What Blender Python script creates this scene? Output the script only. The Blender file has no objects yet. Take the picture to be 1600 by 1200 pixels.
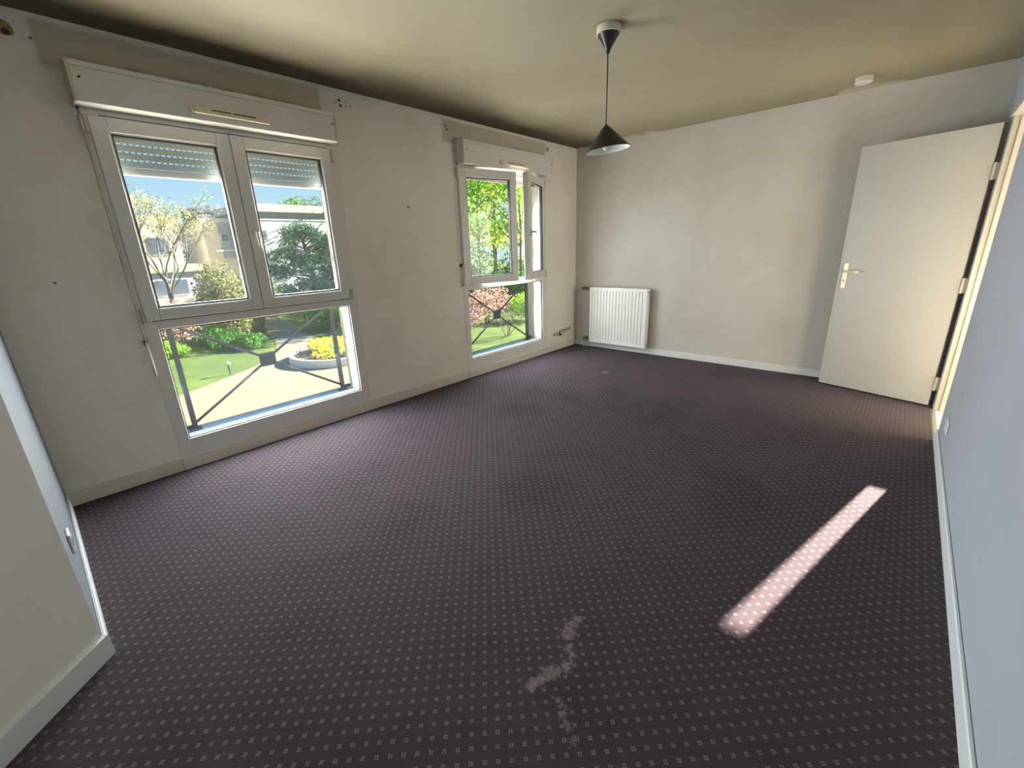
import bpy, math, random
from mathutils import Vector, Matrix

# ---------------------------------------------------------------- scene, camera, sky, sun, daylight
scene = bpy.context.scene
C = scene.collection
R3 = random.Random

scene.view_settings.view_transform = 'Standard'
scene.view_settings.look = 'None'
scene.view_settings.gamma = 1.0
scene.view_settings.use_curve_mapping = False
scene.view_settings.exposure = 0.1

cam_data = bpy.data.cameras.new('camera')
cam_data.sensor_fit = 'HORIZONTAL'
cam_data.sensor_width = 36.0
cam_data.lens = 36.0 * 674.39 / 1600.0
cam_data.clip_start = 0.05
cam_data.clip_end = 600
cam = bpy.data.objects.new('camera', cam_data)
C.objects.link(cam)
rx = Vector((0.74844113, 0.66233387, -0.03390752))
dn = Vector((0.17549134, -0.2470925, -0.95296804))
fw = Vector((-0.6395613, 0.70729, -0.30116805))
M3 = Matrix((rx, -dn, -fw)).transposed()
cam.matrix_world = Matrix.Translation((3.38074574, -5.11150154, 1.34233013)) @ M3.to_4x4()
scene.camera = cam

SUN_EL = math.radians(28.0)
DAY_SKY, DAY_GROUND = 158.0, 88.0
world = bpy.data.worlds.new('spring_sky')
scene.world = world
world.use_nodes = True
wn = world.node_tree
wn.nodes.clear()
tc = wn.nodes.new('ShaderNodeTexCoord')
sp = wn.nodes.new('ShaderNodeSeparateXYZ')
rp = wn.nodes.new('ShaderNodeValToRGB')
rp.color_ramp.elements[0].position = 0.0
rp.color_ramp.elements[0].color = (0.86, 1.02, 1.10, 1)
rp.color_ramp.elements[1].position = 0.60
rp.color_ramp.elements[1].color = (0.22, 0.48, 0.92, 1)
e = rp.color_ramp.elements.new(0.16)
e.color = (0.50, 0.86, 1.12, 1)
bg = wn.nodes.new('ShaderNodeBackground')
bg.inputs['Strength'].default_value = 1.75
wo = wn.nodes.new('ShaderNodeOutputWorld')
wn.links.new(tc.outputs['Generated'], sp.inputs[0])
wn.links.new(sp.outputs['Z'], rp.inputs[0])
wn.links.new(rp.outputs[0], bg.inputs[0])
wn.links.new(bg.outputs[0], wo.inputs[0])

sun_data = bpy.data.lights.new('sun', 'SUN')
sun_data.energy = 60.0
sun_data.angle = math.radians(0.6)
sun_data.color = (1.0, 0.92, 0.80)
sun = bpy.data.objects.new('sun', sun_data)
C.objects.link(sun)
to_sun = Vector((0.2186 * math.cos(SUN_EL), 0.9758 * math.cos(SUN_EL), math.sin(SUN_EL)))
sun.rotation_euler = to_sun.to_track_quat('Z', 'Y').to_euler()


def daylight(name, loc, direction, sx, sy, power, color):
    l = bpy.data.lights.new(name, 'AREA')
    l.shape = 'RECTANGLE'
    l.size = sx
    l.size_y = sy
    l.energy = power
    l.color = color
    o = bpy.data.objects.new(name, l)
    C.objects.link(o)
    o.location = loc
    o.rotation_euler = (-Vector(direction)).to_track_quat('Z', 'Y').to_euler()
    return o


SKYC = (0.80, 0.87, 1.0)
GRDC = (1.0, 0.89, 0.72)
# daylight entering at each window: sky light slanting down, ground light slanting up
for nm, yc, gain in (('first_window', -3.955, 1.45), ('second_window', -1.365, 0.57)):
    for k in range(6):
        zc = 0.34 + k * 0.275
        down = k % 2 == 1
        daylight('daylight_%s' % nm, (-0.145, yc, zc), (0.9, 0.0, -0.42 if down else 0.42), 1.24, 0.26,
                 gain * (DAY_SKY if down else DAY_GROUND) / 3.0, SKYC if down else GRDC)
# daylight through the hall's own window; the side one is an added fill lamp
daylight('hall_daylight', (4.65, 0.78, 1.9), (0.0, -1.0, -0.25), 1.1, 0.8, 26.0, (1.0, 0.95, 0.84))
daylight('hall_side_fill', (5.46, -0.90, 1.35), (-1.0, 0.0, -0.05), 1.35, 1.5, 70.0, (1.0, 0.92, 0.80))

# ---------------------------------------------------------------- node helpers


def new_mat(name):
    m = bpy.data.materials.new(name)
    m.use_nodes = True
    nt = m.node_tree
    b = nt.nodes['Principled BSDF']
    return m, nt, b


def plain(name, col, rough=0.5, metal=0.0, bump=0.0, var=0.0, vscale=6.0, spec=0.5):
    m, nt, b = new_mat(name)
    b.inputs['Base Color'].default_value = (*col, 1)
    b.inputs['Roughness'].default_value = rough
    b.inputs['Metallic'].default_value = metal
    b.inputs['Specular IOR Level'].default_value = spec
    if var or bump:
        n = nt.nodes.new('ShaderNodeTexNoise')
        n.inputs['Scale'].default_value = vscale
        n.inputs['Detail'].default_value = 6
        g = nt.nodes.new('ShaderNodeNewGeometry')
        nt.links.new(g.outputs['Position'], n.inputs['Vector'])
        if var:
            mx = nt.nodes.new('ShaderNodeMix')
            mx.data_type = 'RGBA'
            mx.inputs[6].default_value = (*[c * (1 - var) for c in col], 1)
            mx.inputs[7].default_value = (*[min(1, c * (1 + var)) for c in col], 1)
            nt.links.new(n.outputs['Fac'], mx.inputs[0])
            nt.links.new(mx.outputs[2], b.inputs['Base Color'])
        if bump:
            bp = nt.nodes.new('ShaderNodeBump')
            bp.inputs['Strength'].default_value = bump
            bp.inputs['Distance'].default_value = 0.01
            nt.links.new(n.outputs['Fac'], bp.inputs['Height'])
            nt.links.new(bp.outputs[0], b.inputs['Normal'])
    return m


class G:
    """small builder for node graphs"""

    def __init__(s, m):
        s.nt = m.node_tree
        s.b = s.nt.nodes['Principled BSDF']
        s.geo = s.nt.nodes.new('ShaderNodeNewGeometry')
        sx = s.nt.nodes.new('ShaderNodeSeparateXYZ')
        s.nt.links.new(s.geo.outputs['Position'], sx.inputs[0])
        s.x, s.y, s.z = sx.outputs[0], sx.outputs[1], sx.outputs[2]
        s.pos = s.geo.outputs['Position']

    def put(s, sock, v):
        if isinstance(v, (int, float)):
            sock.default_value = v
        elif isinstance(v, tuple):
            sock.default_value = (*v, 1) if len(v) == 3 else v
        else:
            s.nt.links.new(v, sock)

    def m(s, op, a, b=0.0, c=0.0, clamp=False):
        n = s.nt.nodes.new('ShaderNodeMath')
        n.operation = op
        n.use_clamp = clamp
        s.put(n.inputs[0], a)
        s.put(n.inputs[1], b)
        s.put(n.inputs[2], c)
        return n.outputs[0]

    def noise(s, scale, detail=4, rough=0.5, stretch=None):
        n = s.nt.nodes.new('ShaderNodeTexNoise')
        n.inputs['Scale'].default_value = scale
        n.inputs['Detail'].default_value = detail
        n.inputs['Roughness'].default_value = rough
        if stretch:
            mp = s.nt.nodes.new('ShaderNodeVectorMath')
            mp.operation = 'MULTIPLY'
            s.nt.links.new(s.pos, mp.inputs[0])
            mp.inputs[1].default_value = stretch
            s.nt.links.new(mp.outputs[0], n.inputs['Vector'])
        else:
            s.nt.links.new(s.pos, n.inputs['Vector'])
        return n.outputs['Fac']

    def step(s, v, lo, hi):
        n = s.nt.nodes.new('ShaderNodeMapRange')
        n.interpolation_type = 'SMOOTHSTEP'
        s.put(n.inputs['Value'], v)
        n.inputs['From Min'].default_value = lo
        n.inputs['From Max'].default_value = hi
        return n.outputs['Result']

    def mix(s, f, a, b):
        n = s.nt.nodes.new('ShaderNodeMix')
        n.data_type = 'RGBA'
        s.put(n.inputs[0], f)
        s.put(n.inputs[6], a)
        s.put(n.inputs[7], b)
        return n.outputs[2]

    def box(s, a, a0, a1, b, b0, b1, soft):
        r = None
        for v, lo, hi in ((a, a0, a1), (b, b0, b1)):
            if lo is not None:
                t = s.step(v, lo - soft, lo + soft)
                r = t if r is None else s.m('MULTIPLY', r, t)
            if hi is not None:
                t = s.m('SUBTRACT', 1.0, s.step(v, hi - soft, hi + soft))
                r = t if r is None else s.m('MULTIPLY', r, t)
        return r

    def disc(s, a, a0, b, b0, r, soft, wob=None, k=0.0):
        dx = s.m('SUBTRACT', a, a0)
        dy = s.m('SUBTRACT', b, b0)
        d = s.m('SQRT', s.m('ADD', s.m('MULTIPLY', dx, dx), s.m('MULTIPLY', dy, dy)))
        if wob is not None:
            d = s.m('ADD', d, s.m('MULTIPLY', s.m('SUBTRACT', wob, 0.5), k))
        return s.m('SUBTRACT', 1.0, s.step(d, r - soft, r + soft))

    def bump(s, h, strength, dist=0.005):
        n = s.nt.nodes.new('ShaderNodeBump')
        n.inputs['Strength'].default_value = strength
        n.inputs['Distance'].default_value = dist
        s.put(n.inputs['Height'], h)
        s.nt.links.new(n.outputs[0], s.b.inputs['Normal'])

    def color(s, c):
        s.put(s.b.inputs['Base Color'], c)


def paint(name, base, dirty, rough=0.75, scale=1.6):
    m, nt, b = new_mat(name)
    g = G(m)
    b.inputs['Roughness'].default_value = rough
    b.inputs['Specular IOR Level'].default_value = 0.25
    n = g.noise(scale, 7, 0.6)
    c = g.mix(g.step(n, 0.42, 0.72), base, dirty)
    g.bump(g.noise(160, 2), 0.12, 0.002)
    return m, g, c


# walls
M = {}
m, g, c = paint('wall_paint_windows', (0.82, 0.775, 0.665), (0.75, 0.69, 0.57))
wob = g.noise(9, 5, 0.65)
wide = g.noise(2.2, 4, 0.6)
ywob = g.m('ADD', g.y, g.m('MULTIPLY', g.m('SUBTRACT', wide, 0.5), 0.06))
zwob = g.m('ADD', g.z, g.m('MULTIPLY', g.m('SUBTRACT', wide, 0.5), 0.03))
# unpainted yellowed strips left where the pelmets hung above the shutter boxes
for (a, bb, lo) in ((-4.76, -3.33, 2.28), (-2.20, -0.66, 2.29)):
    c = g.mix(g.m('MULTIPLY', g.box(ywob, a, bb, zwob, lo, 2.475, 0.012), 0.75), c, (0.50, 0.44, 0.30))
    c = g.mix(g.m('MULTIPLY', g.m('MULTIPLY', g.box(ywob, a + .3, bb - .25, zwob, lo, 2.345, 0.025), g.step(wob, .42, .62)), 0.75), c, (0.17, 0.14, 0.09))
# dirty line left of the first box and grime beside frames
c = g.mix(g.m('MULTIPLY', g.m('MULTIPLY', g.box(g.y, -4.86, -4.67, g.z, 1.9, 2.32, .06), g.step(wide, .4, .7)), 0.6), c, (0.36, 0.32, 0.24))
c = g.mix(g.m('MULTIPLY', g.m('MULTIPLY', g.box(g.y, -4.79, -4.66, g.z, .55, 2.1, .03), g.step(wob, .42, .7)), 0.2), c, (0.40, 0.37, 0.29))
# holes and broken plaster around old curtain brackets
for (yy, zz, r, col) in ((-3.174, 2.428, .012, (.08, .06, .04)), (-3.169, 2.396, .012, (.08, .06, .04)), (-3.125, 2.395, .007, (.2, .17, .12)),
                         (-3.088, 2.402, .006, (.1, .08, .05)), (-3.20, 2.41, .008, (.3, .26, .2)), (-3.12, 2.43, .006, (.3, .26, .2)),
                         (-2.150, 2.424, .012, (.25, .17, .06)), (-2.138, 2.395, .011, (.09, .07, .05)), (-2.21, 2.42, .008, (.35, .3, .22)),
                         (-0.619, 2.419, .030, (.55, .47, .28)), (-0.615, 2.419, .014, (.22, .16, .07)), (-2.654, 1.715, .007, (.15, .12, .09)),
                         (-2.64, 1.71, .007, (.2, .17, .13)), (-2.358, 1.418, .004, (.2, .17, .12)), (-4.965, 1.246, .006, (.12, .1, .08)),
                         (-4.85, 2.41, .034, (.36, .22, .08)), (-4.845, 2.395, .014, (.08, .05, .03)), (-4.762, 2.391, .007, (.2, .17, .12))):
    c = g.mix(g.disc(g.y, yy, g.z, zz, r, .003, wob, r * 1.2), c, col)
g.color(c)
M['wall_left'] = m

m, g, c = paint('wall_paint_back', (0.61, 0.57, 0.505), (0.55, 0.505, 0.43), scale=1.3)
n2 = g.noise(1.1, 6, 0.62, (1.0, 1.0, 0.35))
c = g.mix(g.m('MULTIPLY', g.step(n2, .50, .75), .35), c, (0.50, 0.46, 0.38))
wob = g.noise(7, 5, 0.6)
c = g.mix(g.m('MULTIPLY', g.disc(g.x, .97, g.z, .97, .22, .2, wob, .2), .35), c, (0.40, 0.37, 0.31))
for (xx, zz, r) in ((1.42, 1.62, .006), (1.75, 2.05, .005), (2.3, 1.1, .006)):
    c = g.mix(g.disc(g.x, xx, g.z, zz, r, .002), c, (.45, .41, .33))
g.color(c)
M['wall_back'] = m

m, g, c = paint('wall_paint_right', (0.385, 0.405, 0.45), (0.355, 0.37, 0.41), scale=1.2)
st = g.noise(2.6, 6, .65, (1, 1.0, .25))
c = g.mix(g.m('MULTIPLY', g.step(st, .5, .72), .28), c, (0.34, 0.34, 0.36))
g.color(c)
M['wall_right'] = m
m, g, c = paint('wall_paint_front', (0.88, 0.84, 0.77), (0.82, 0.77, 0.68))
g.color(c)
M['wall_front'] = m
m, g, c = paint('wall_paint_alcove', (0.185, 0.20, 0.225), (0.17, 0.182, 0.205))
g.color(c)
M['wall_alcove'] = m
m, g, c = paint('wall_paint_hall', (0.64, 0.60, 0.52), (0.58, 0.54, 0.45))
g.color(c)
M['wall_hall'] = m
M['outer_render'] = plain('outer_render', (0.52, 0.44, 0.345), .85, bump=.15, var=.05, vscale=20)

# ceiling: nicotine tint with blotchy darker bands along the window and back walls
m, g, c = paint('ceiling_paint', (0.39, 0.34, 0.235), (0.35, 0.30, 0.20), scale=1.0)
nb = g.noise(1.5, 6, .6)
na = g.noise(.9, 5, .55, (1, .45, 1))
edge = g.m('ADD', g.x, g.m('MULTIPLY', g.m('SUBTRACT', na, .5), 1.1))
edge_dark = g.m('SUBTRACT', 1.0, g.step(edge, .12, .85))
c = g.mix(g.m('MULTIPLY', edge_dark, .9), c, (0.10, 0.08, 0.05))
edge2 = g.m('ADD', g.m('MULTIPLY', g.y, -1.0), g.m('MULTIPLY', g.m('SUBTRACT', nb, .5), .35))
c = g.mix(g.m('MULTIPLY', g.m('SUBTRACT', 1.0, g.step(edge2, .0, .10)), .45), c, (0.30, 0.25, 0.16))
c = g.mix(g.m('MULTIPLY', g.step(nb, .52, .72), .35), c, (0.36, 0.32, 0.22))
# pale filler runs where ceiling meets the back wall
wob = g.noise(6, 5, .6)
for (xx, yy, r) in ((.62, -.03, .10), (.80, -.02, .10), (.98, -.02, .08), (2.78, -.03, .11), (2.92, -.02, .10), (3.05, -.01, .06)):
    c = g.mix(g.m('MULTIPLY', g.disc(g.x, xx, g.y, yy, r, .03, wob, .12), .8), c, (0.62, 0.565, 0.44))
# dirty ring round the lamp's ceiling cup, and its cast shadow painted as a streak
c = g.mix(g.m('MULTIPLY', g.disc(g.x, 1.905, g.y, -2.55, .085, .02, wob, .05), .6), c, (0.22, 0.15, 0.08))
c = g.mix(g.m('MULTIPLY', g.box(g.m('ADD', g.m('MULTIPLY', g.x, .9), g.m('MULTIPLY', g.y, .43)), .64, .95, g.m('ADD', g.m('MULTIPLY', g.x, -.43), g.m('MULTIPLY', g.y, .9)), -3.11, -3.05, .03), .35), c, (0.28, 0.22, 0.14))
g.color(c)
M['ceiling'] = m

# carpet
m, nt, b = new_mat('carpet')
g = G(m)
PIT = 0.0377
rt = math.sqrt(.5)
u = g.m('MULTIPLY', g.m('ADD', g.x, g.y), rt)
v = g.m('MULTIPLY', g.m('SUBTRACT', g.x, g.y), rt)
u0 = (2.6971 - 4.4214) * rt
v0 = (2.6971 + 4.4214) * rt


def cell(t, t0):
    f = g.m('FRACT', g.m('ADD', g.m('DIVIDE', g.m('SUBTRACT', t, t0), PIT), 100.5))
    return g.m('MULTIPLY', g.m('ABSOLUTE', g.m('SUBTRACT', f, .5)), PIT)


fib = g.noise(420, 3, .7)
du, dv = cell(u, u0), cell(v, v0)
fo = g.m('MULTIPLY', g.m('SUBTRACT', fib, .5), .004)
du, dv = g.m('ADD', du, fo), g.m('SUBTRACT', dv, fo)


def band(t, lo, hi, s):
    return g.m('MULTIPLY', g.step(t, lo - s, lo + s), g.m('SUBTRACT', 1.0, g.step(t, hi - s, hi + s)))


spot = g.m('MULTIPLY', band(du, .0011, .0055, .0007), band(dv, .0006, .0057, .0007))
big = g.noise(1.3, 6, .62)
mid = g.noise(5.5, 6, .65)
base = g.mix(g.step(fib, .3, .75), (0.040, 0.028, 0.032), (0.104, 0.075, 0.083))
base = g.mix(g.m('MULTIPLY', g.step(big, .48, .72), .45), base, (0.030, 0.021, 0.024))
base = g.mix(g.m('MULTIPLY', g.step(mid, .55, .75), .40), base, (0.028, 0.020, 0.023))
doorlight_n = g.noise(2.0, 5, .6)
base = g.mix(g.m('MULTIPLY', g.disc(g.x, 3.35, g.y, -1.0, .55, .35, doorlight_n, .5), .55), base, (0.105, 0.072, 0.055))  # warm light from the doorway painted into the carpet colour
wob = g.noise(16, 6, .7)
wob2 = g.noise(4, 5, .6)
for (xx, yy, r) in ((2.07, -2.00, .13), (1.87, -1.69, .10), (1.55, -1.62, .16), (2.1, -1.72, .12), (1.2, -1.95, .14), (1.05, -2.5, .16), (2.0, -3.4, .2)):
    base = g.mix(g.m('MULTIPLY', g.disc(g.x, xx, g.y, yy, r, .12, wob2, .35), .42), base, (0.024, 0.018, 0.020))
fade = g.m('ADD', .40, g.m('MULTIPLY', g.noise(28, 2, .6), .75), clamp=True)
lum = g.mix(g.m('MULTIPLY', spot, g.m('MULTIPLY', fade, g.m('ADD', .55, g.m('MULTIPLY', fib, .6)))), base, (0.26, 0.225, 0.215))
wobs = g.m('ADD', g.m('MULTIPLY', g.noise(22, 6, .72), .7), g.m('MULTIPLY', g.noise(90, 3, .6), .3))
stain = None
for (xx, yy, r) in ((2.681, -4.019, .018), (2.683, -4.045, .022), (2.686, -4.075, .028), (2.697, -4.106, .024), (2.722, -4.132, .018), (2.748, -4.165, .014),
                    (2.757, -4.200, .020), (2.745, -4.236, .023), (2.735, -4.265, .024), (2.724, -4.298, .023), (2.716, -4.326, .021),
                    (2.800, -4.316, .012), (2.818, -4.325, .010), (2.84, -4.338, .007), (2.862, -4.352, .007), (2.88, -4.364, .008), (2.90, -4.376, .010),
                    (1.094, -1.046, .045)):
    d = g.disc(g.x, xx, g.y, yy, r * .8, .010, wobs, .16)
    stain = d if stain is None else g.m('MAXIMUM', stain, d)
lum = g.mix(g.m('MULTIPLY', stain, g.m('ADD', .30, g.m('MULTIPLY', wob, .6))), lum, (0.255, 0.205, 0.19))
g.color(lum)
b.inputs['Roughness'].default_value = .95
b.inputs['Specular IOR Level'].default_value = .1
b.inputs['Sheen Weight'].default_value = .06
b.inputs['Sheen Roughness'].default_value = .45
b.inputs['Sheen Tint'].default_value = (.75, .72, .85, 1)
g.bump(fib, .5, .004)
M['carpet'] = m

# joinery and fittings
M['pvc'] = plain('window_plastic', (0.71, 0.685, 0.615), .38, var=.06, vscale=4)
M['pvc_dirty'] = plain('window_plastic_grimy', (0.50, 0.45, 0.33), .6, var=.35, vscale=18)
M['gasket'] = plain('black_gasket', (0.012, 0.012, 0.013), .6)
M['gap'] = plain('dark_gap', (0.03, 0.024, 0.016), .9)
M['box_paint'] = plain('shutter_box_paint', (0.70, 0.675, 0.605), .45, var=.05, vscale=5)
M['yellowed'] = plain('yellowed_plastic', (0.66, 0.56, 0.36), .5, var=.12, vscale=14)
M['cream'] = plain('cream_plastic', (0.76, 0.68, 0.50), .45, var=.06, vscale=10)
M['slat'] = plain('shutter_slat', (0.42, 0.46, 0.42), .55)
M['slat_end'] = plain('shutter_end_slat', (0.50, 0.46, 0.38), .55)
M['rail'] = plain('railing_paint', (0.009, 0.012, 0.018), .75)
M['zinc'] = plain('outer_sill', (0.10, 0.17, 0.28), .3, .6)  # blue of the reflected sky put into the metal's colour
M['baseboard'] = plain('baseboard_paint', (0.68, 0.62, 0.50), .5, var=.10, vscale=6)
M['baseboard_white'] = plain('baseboard_white', (0.74, 0.74, 0.70), .5, var=.06, vscale=6)
M['baseboard_blue'] = plain('baseboard_gloss', (0.72, 0.76, 0.76), .35, var=.06, vscale=6)
M['radiator'] = plain('radiator_enamel', (0.84, 0.82, 0.76), .3)
M['pipe'] = plain('dull_pipe', (0.07, 0.06, 0.045), .45, .5)
M['pipe_white'] = plain('painted_pipe', (0.70, 0.68, 0.60), .5)
M['valve'] = plain('tarnished_valve', (0.14, 0.115, 0.085), .4, .5)
M['chrome'] = plain('old_chrome', (0.45, 0.42, 0.37), .3, .8)
M['door'] = plain('door_paint', (0.43, 0.415, 0.37), .42, var=.04, vscale=3)
M['door_edge'] = plain('door_edge_wood', (0.20, 0.145, 0.09), .6)
M['frame_paint'] = plain('door_frame_paint', (0.42, 0.385, 0.31), .42, var=.06, vscale=8)
M['brass'] = plain('pale_brass', (0.66, 0.61, 0.44), .4, .35)
M['black_shade'] = plain('black_lampshade', (0.016, 0.014, 0.015), .38)
M['shade_inside'] = plain('white_shade_lining', (0.78, 0.80, 0.76), .35)
M['cup'] = plain('ceiling_cup_cream', (0.72, 0.69, 0.54), .5, var=.1, vscale=20)
M['cable'] = plain('black_cable', (0.02, 0.016, 0.013), .5)
M['seam'] = plain('white_seam', (0.75, 0.75, 0.72), .4)
M['detector'] = plain('white_plastic', (0.72, 0.68, 0.63), .5)
M['outlet'] = plain('outlet_plastic', (0.72, 0.73, 0.70), .4)
M['plaster'] = plain('torn_plaster', (0.62, 0.55, 0.42), .9, bump=.3, var=.3, vscale=60)
M['black_bits'] = plain('charred_wires', (0.03, 0.026, 0.022), .7)
M['strip'] = plain('threshold_metal', (0.34, 0.36, 0.28), .35, .5)
M['tile'] = plain('hall_tile', (0.80, 0.74, 0.62), .25, var=.04, vscale=12)
M['grout'] = plain('hall_grout', (0.4, 0.35, 0.27), .8)

# glass of the panes: slightly tinted double glazing, with a faint veil of reflection haze mixed in
m, nt, b = new_mat('window_glass')
nt.nodes.remove(b)
out = nt.nodes['Material Output']
tr = nt.nodes.new('ShaderNodeBsdfTransparent')
tr.inputs[0].default_value = (.62, .64, .64, 1)
gl = nt.nodes.new('ShaderNodeBsdfGlossy')
gl.inputs['Roughness'].default_value = .02
fr = nt.nodes.new('ShaderNodeFresnel')
fr.inputs['IOR'].default_value = 1.35
mx = nt.nodes.new('ShaderNodeMixShader')
gb = nt.nodes.new('ShaderNodeNewGeometry')
sub = nt.nodes.new('ShaderNodeMath')
sub.operation = 'SUBTRACT'
sub.inputs[0].default_value = 1.0
nt.links.new(gb.outputs['Backfacing'], sub.inputs[1])
fm = nt.nodes.new('ShaderNodeMath')
fm.operation = 'MULTIPLY'
nt.links.new(fr.outputs[0], fm.inputs[0])
nt.links.new(sub.outputs[0], fm.inputs[1])
nt.links.new(fm.outputs[0], mx.inputs[0])
nt.links.new(tr.outputs[0], mx.inputs[1])
nt.links.new(gl.outputs[0], mx.inputs[2])
haze = nt.nodes.new('ShaderNodeBsdfTranslucent')
haze.inputs[0].default_value = (.9, .92, .92, 1)
m2 = nt.nodes.new('ShaderNodeMixShader')
m2.inputs[0].default_value = .0014
nt.links.new(mx.outputs[0], m2.inputs[1])
nt.links.new(haze.outputs[0], m2.inputs[2])
nt.links.new(m2.outputs[0], out.inputs[0])
M['glass'] = m
m, nt, b = new_mat('bulb_glass')
b.inputs['Base Color'].default_value = (.9, .9, .88, 1)
b.inputs['Roughness'].default_value = .12
b.inputs['Transmission Weight'].default_value = .6
M['bulb'] = m


def leafmat(name, a, bcol, trans=.35, rough=.6):
    m, nt, b = new_mat(name)
    geo = nt.nodes.new('ShaderNodeNewGeometry')
    mix = nt.nodes.new('ShaderNodeMix')
    mix.data_type = 'RGBA'
    mix.inputs[6].default_value = (*a, 1)
    mix.inputs[7].default_value = (*bcol, 1)
    nt.links.new(geo.outputs['Random Per Island'], mix.inputs[0])
    nt.links.new(mix.outputs[2], b.inputs['Base Color'])
    b.inputs['Roughness'].default_value = rough
    b.inputs['Specular IOR Level'].default_value = .2
    tl = nt.nodes.new('ShaderNodeBsdfTranslucent')
    nt.links.new(mix.outputs[2], tl.inputs[0])
    ms = nt.nodes.new('ShaderNodeMixShader')
    ms.inputs[0].default_value = trans
    nt.links.new(b.outputs[0], ms.inputs[1])
    nt.links.new(tl.outputs[0], ms.inputs[2])
    nt.links.new(ms.outputs[0], nt.nodes['Material Output'].inputs[0])
    return m


M['leaf_spring'] = leafmat('spring_leaves', (.30, .42, .06), (.62, .66, .12), .5)
M['leaf_bright'] = leafmat('bright_leaves', (.18, .42, .05), (.50, .66, .10), .5)
M['leaf_mid'] = leafmat('mid_green_leaves', (.10, .26, .06), (.28, .46, .10), .45)
M['leaf_dark'] = leafmat('dark_leaves', (.06, .17, .08), (.17, .30, .12), .4)
M['leaf_olive'] = leafmat('olive_leaves', (.22, .23, .09), (.40, .38, .16), .4)
M['leaf_bud'] = leafmat('yellow_buds', (.40, .39, .12), (.58, .55, .24), .4)
M['needles'] = leafmat('pine_needles', (.10, .22, .13), (.26, .38, .19), .35)
M['leaf_pink'] = leafmat('pink_blossom', (.62, .34, .28), (.80, .56, .46), .4)
M['leaf_purple'] = leafmat('purple_leaves', (.30, .16, .18), (.48, .30, .30), .35)
M['leaf_hedge'] = leafmat('hedge_leaves', (.08, .25, .05), (.22, .45, .09), .4)
M['flower_yellow'] = leafmat('yellow_flowers', (.75, .62, .03), (.85, .80, .10), .4)
M['leaf_teal'] = leafmat('bluish_leaves', (.16, .34, .20), (.34, .52, .32), .4)
M['bark'] = plain('bark', (0.20, 0.17, 0.13), .9, var=.3, vscale=6)
M['bark_pale'] = plain('pale_bark', (0.20, 0.17, 0.125), .9, var=.25, vscale=6)
m, nt, b = new_mat('lawn')
g = G(m)
g.color(g.mix(g.step(g.noise(.5, 7, .65), .35, .7), (0.072, 0.125, 0.015), (0.135, 0.19, 0.022)))
b.inputs['Roughness'].default_value = .9
g.bump(g.noise(30, 4), .6, .05)
M['lawn'] = m
M['forecourt'] = plain('pale_gravel', (0.29, 0.235, 0.15), .95, var=.10, vscale=1.2)
M['path'] = plain('grey_path', (0.24, 0.22, 0.19), .95, var=.12, vscale=1.0)
M['kerb'] = plain('white_kerb', (0.72, 0.70, 0.64), .8, var=.06, vscale=3)
M['soil'] = plain('soil', (0.12, 0.09, 0.05), .95)
M['facade_cream'] = plain('cream_render', (0.64, 0.58, 0.44), .85, var=.04, vscale=.6)
M['facade_white'] = plain('white_render', (0.47, 0.47, 0.50), .85, var=.04, vscale=.6)
M['facade_pink'] = plain('pinkish_render', (0.60, 0.50, 0.42), .85, var=.05, vscale=.6)
M['tower'] = plain('tower_panels', (0.30, 0.29, 0.32), .7)
M['tower_band'] = plain('tower_glazing', (0.16, 0.19, 0.26), .3)
M['far_glass'] = plain('facade_glazing', (0.14, 0.17, 0.22), .2)
M['white_post'] = plain('white_post', (0.75, 0.73, 0.68), .6)
M['dark_metal'] = plain('dark_metal', (0.04, 0.05, 0.05), .5)

# ---------------------------------------------------------------- mesh builder


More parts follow.
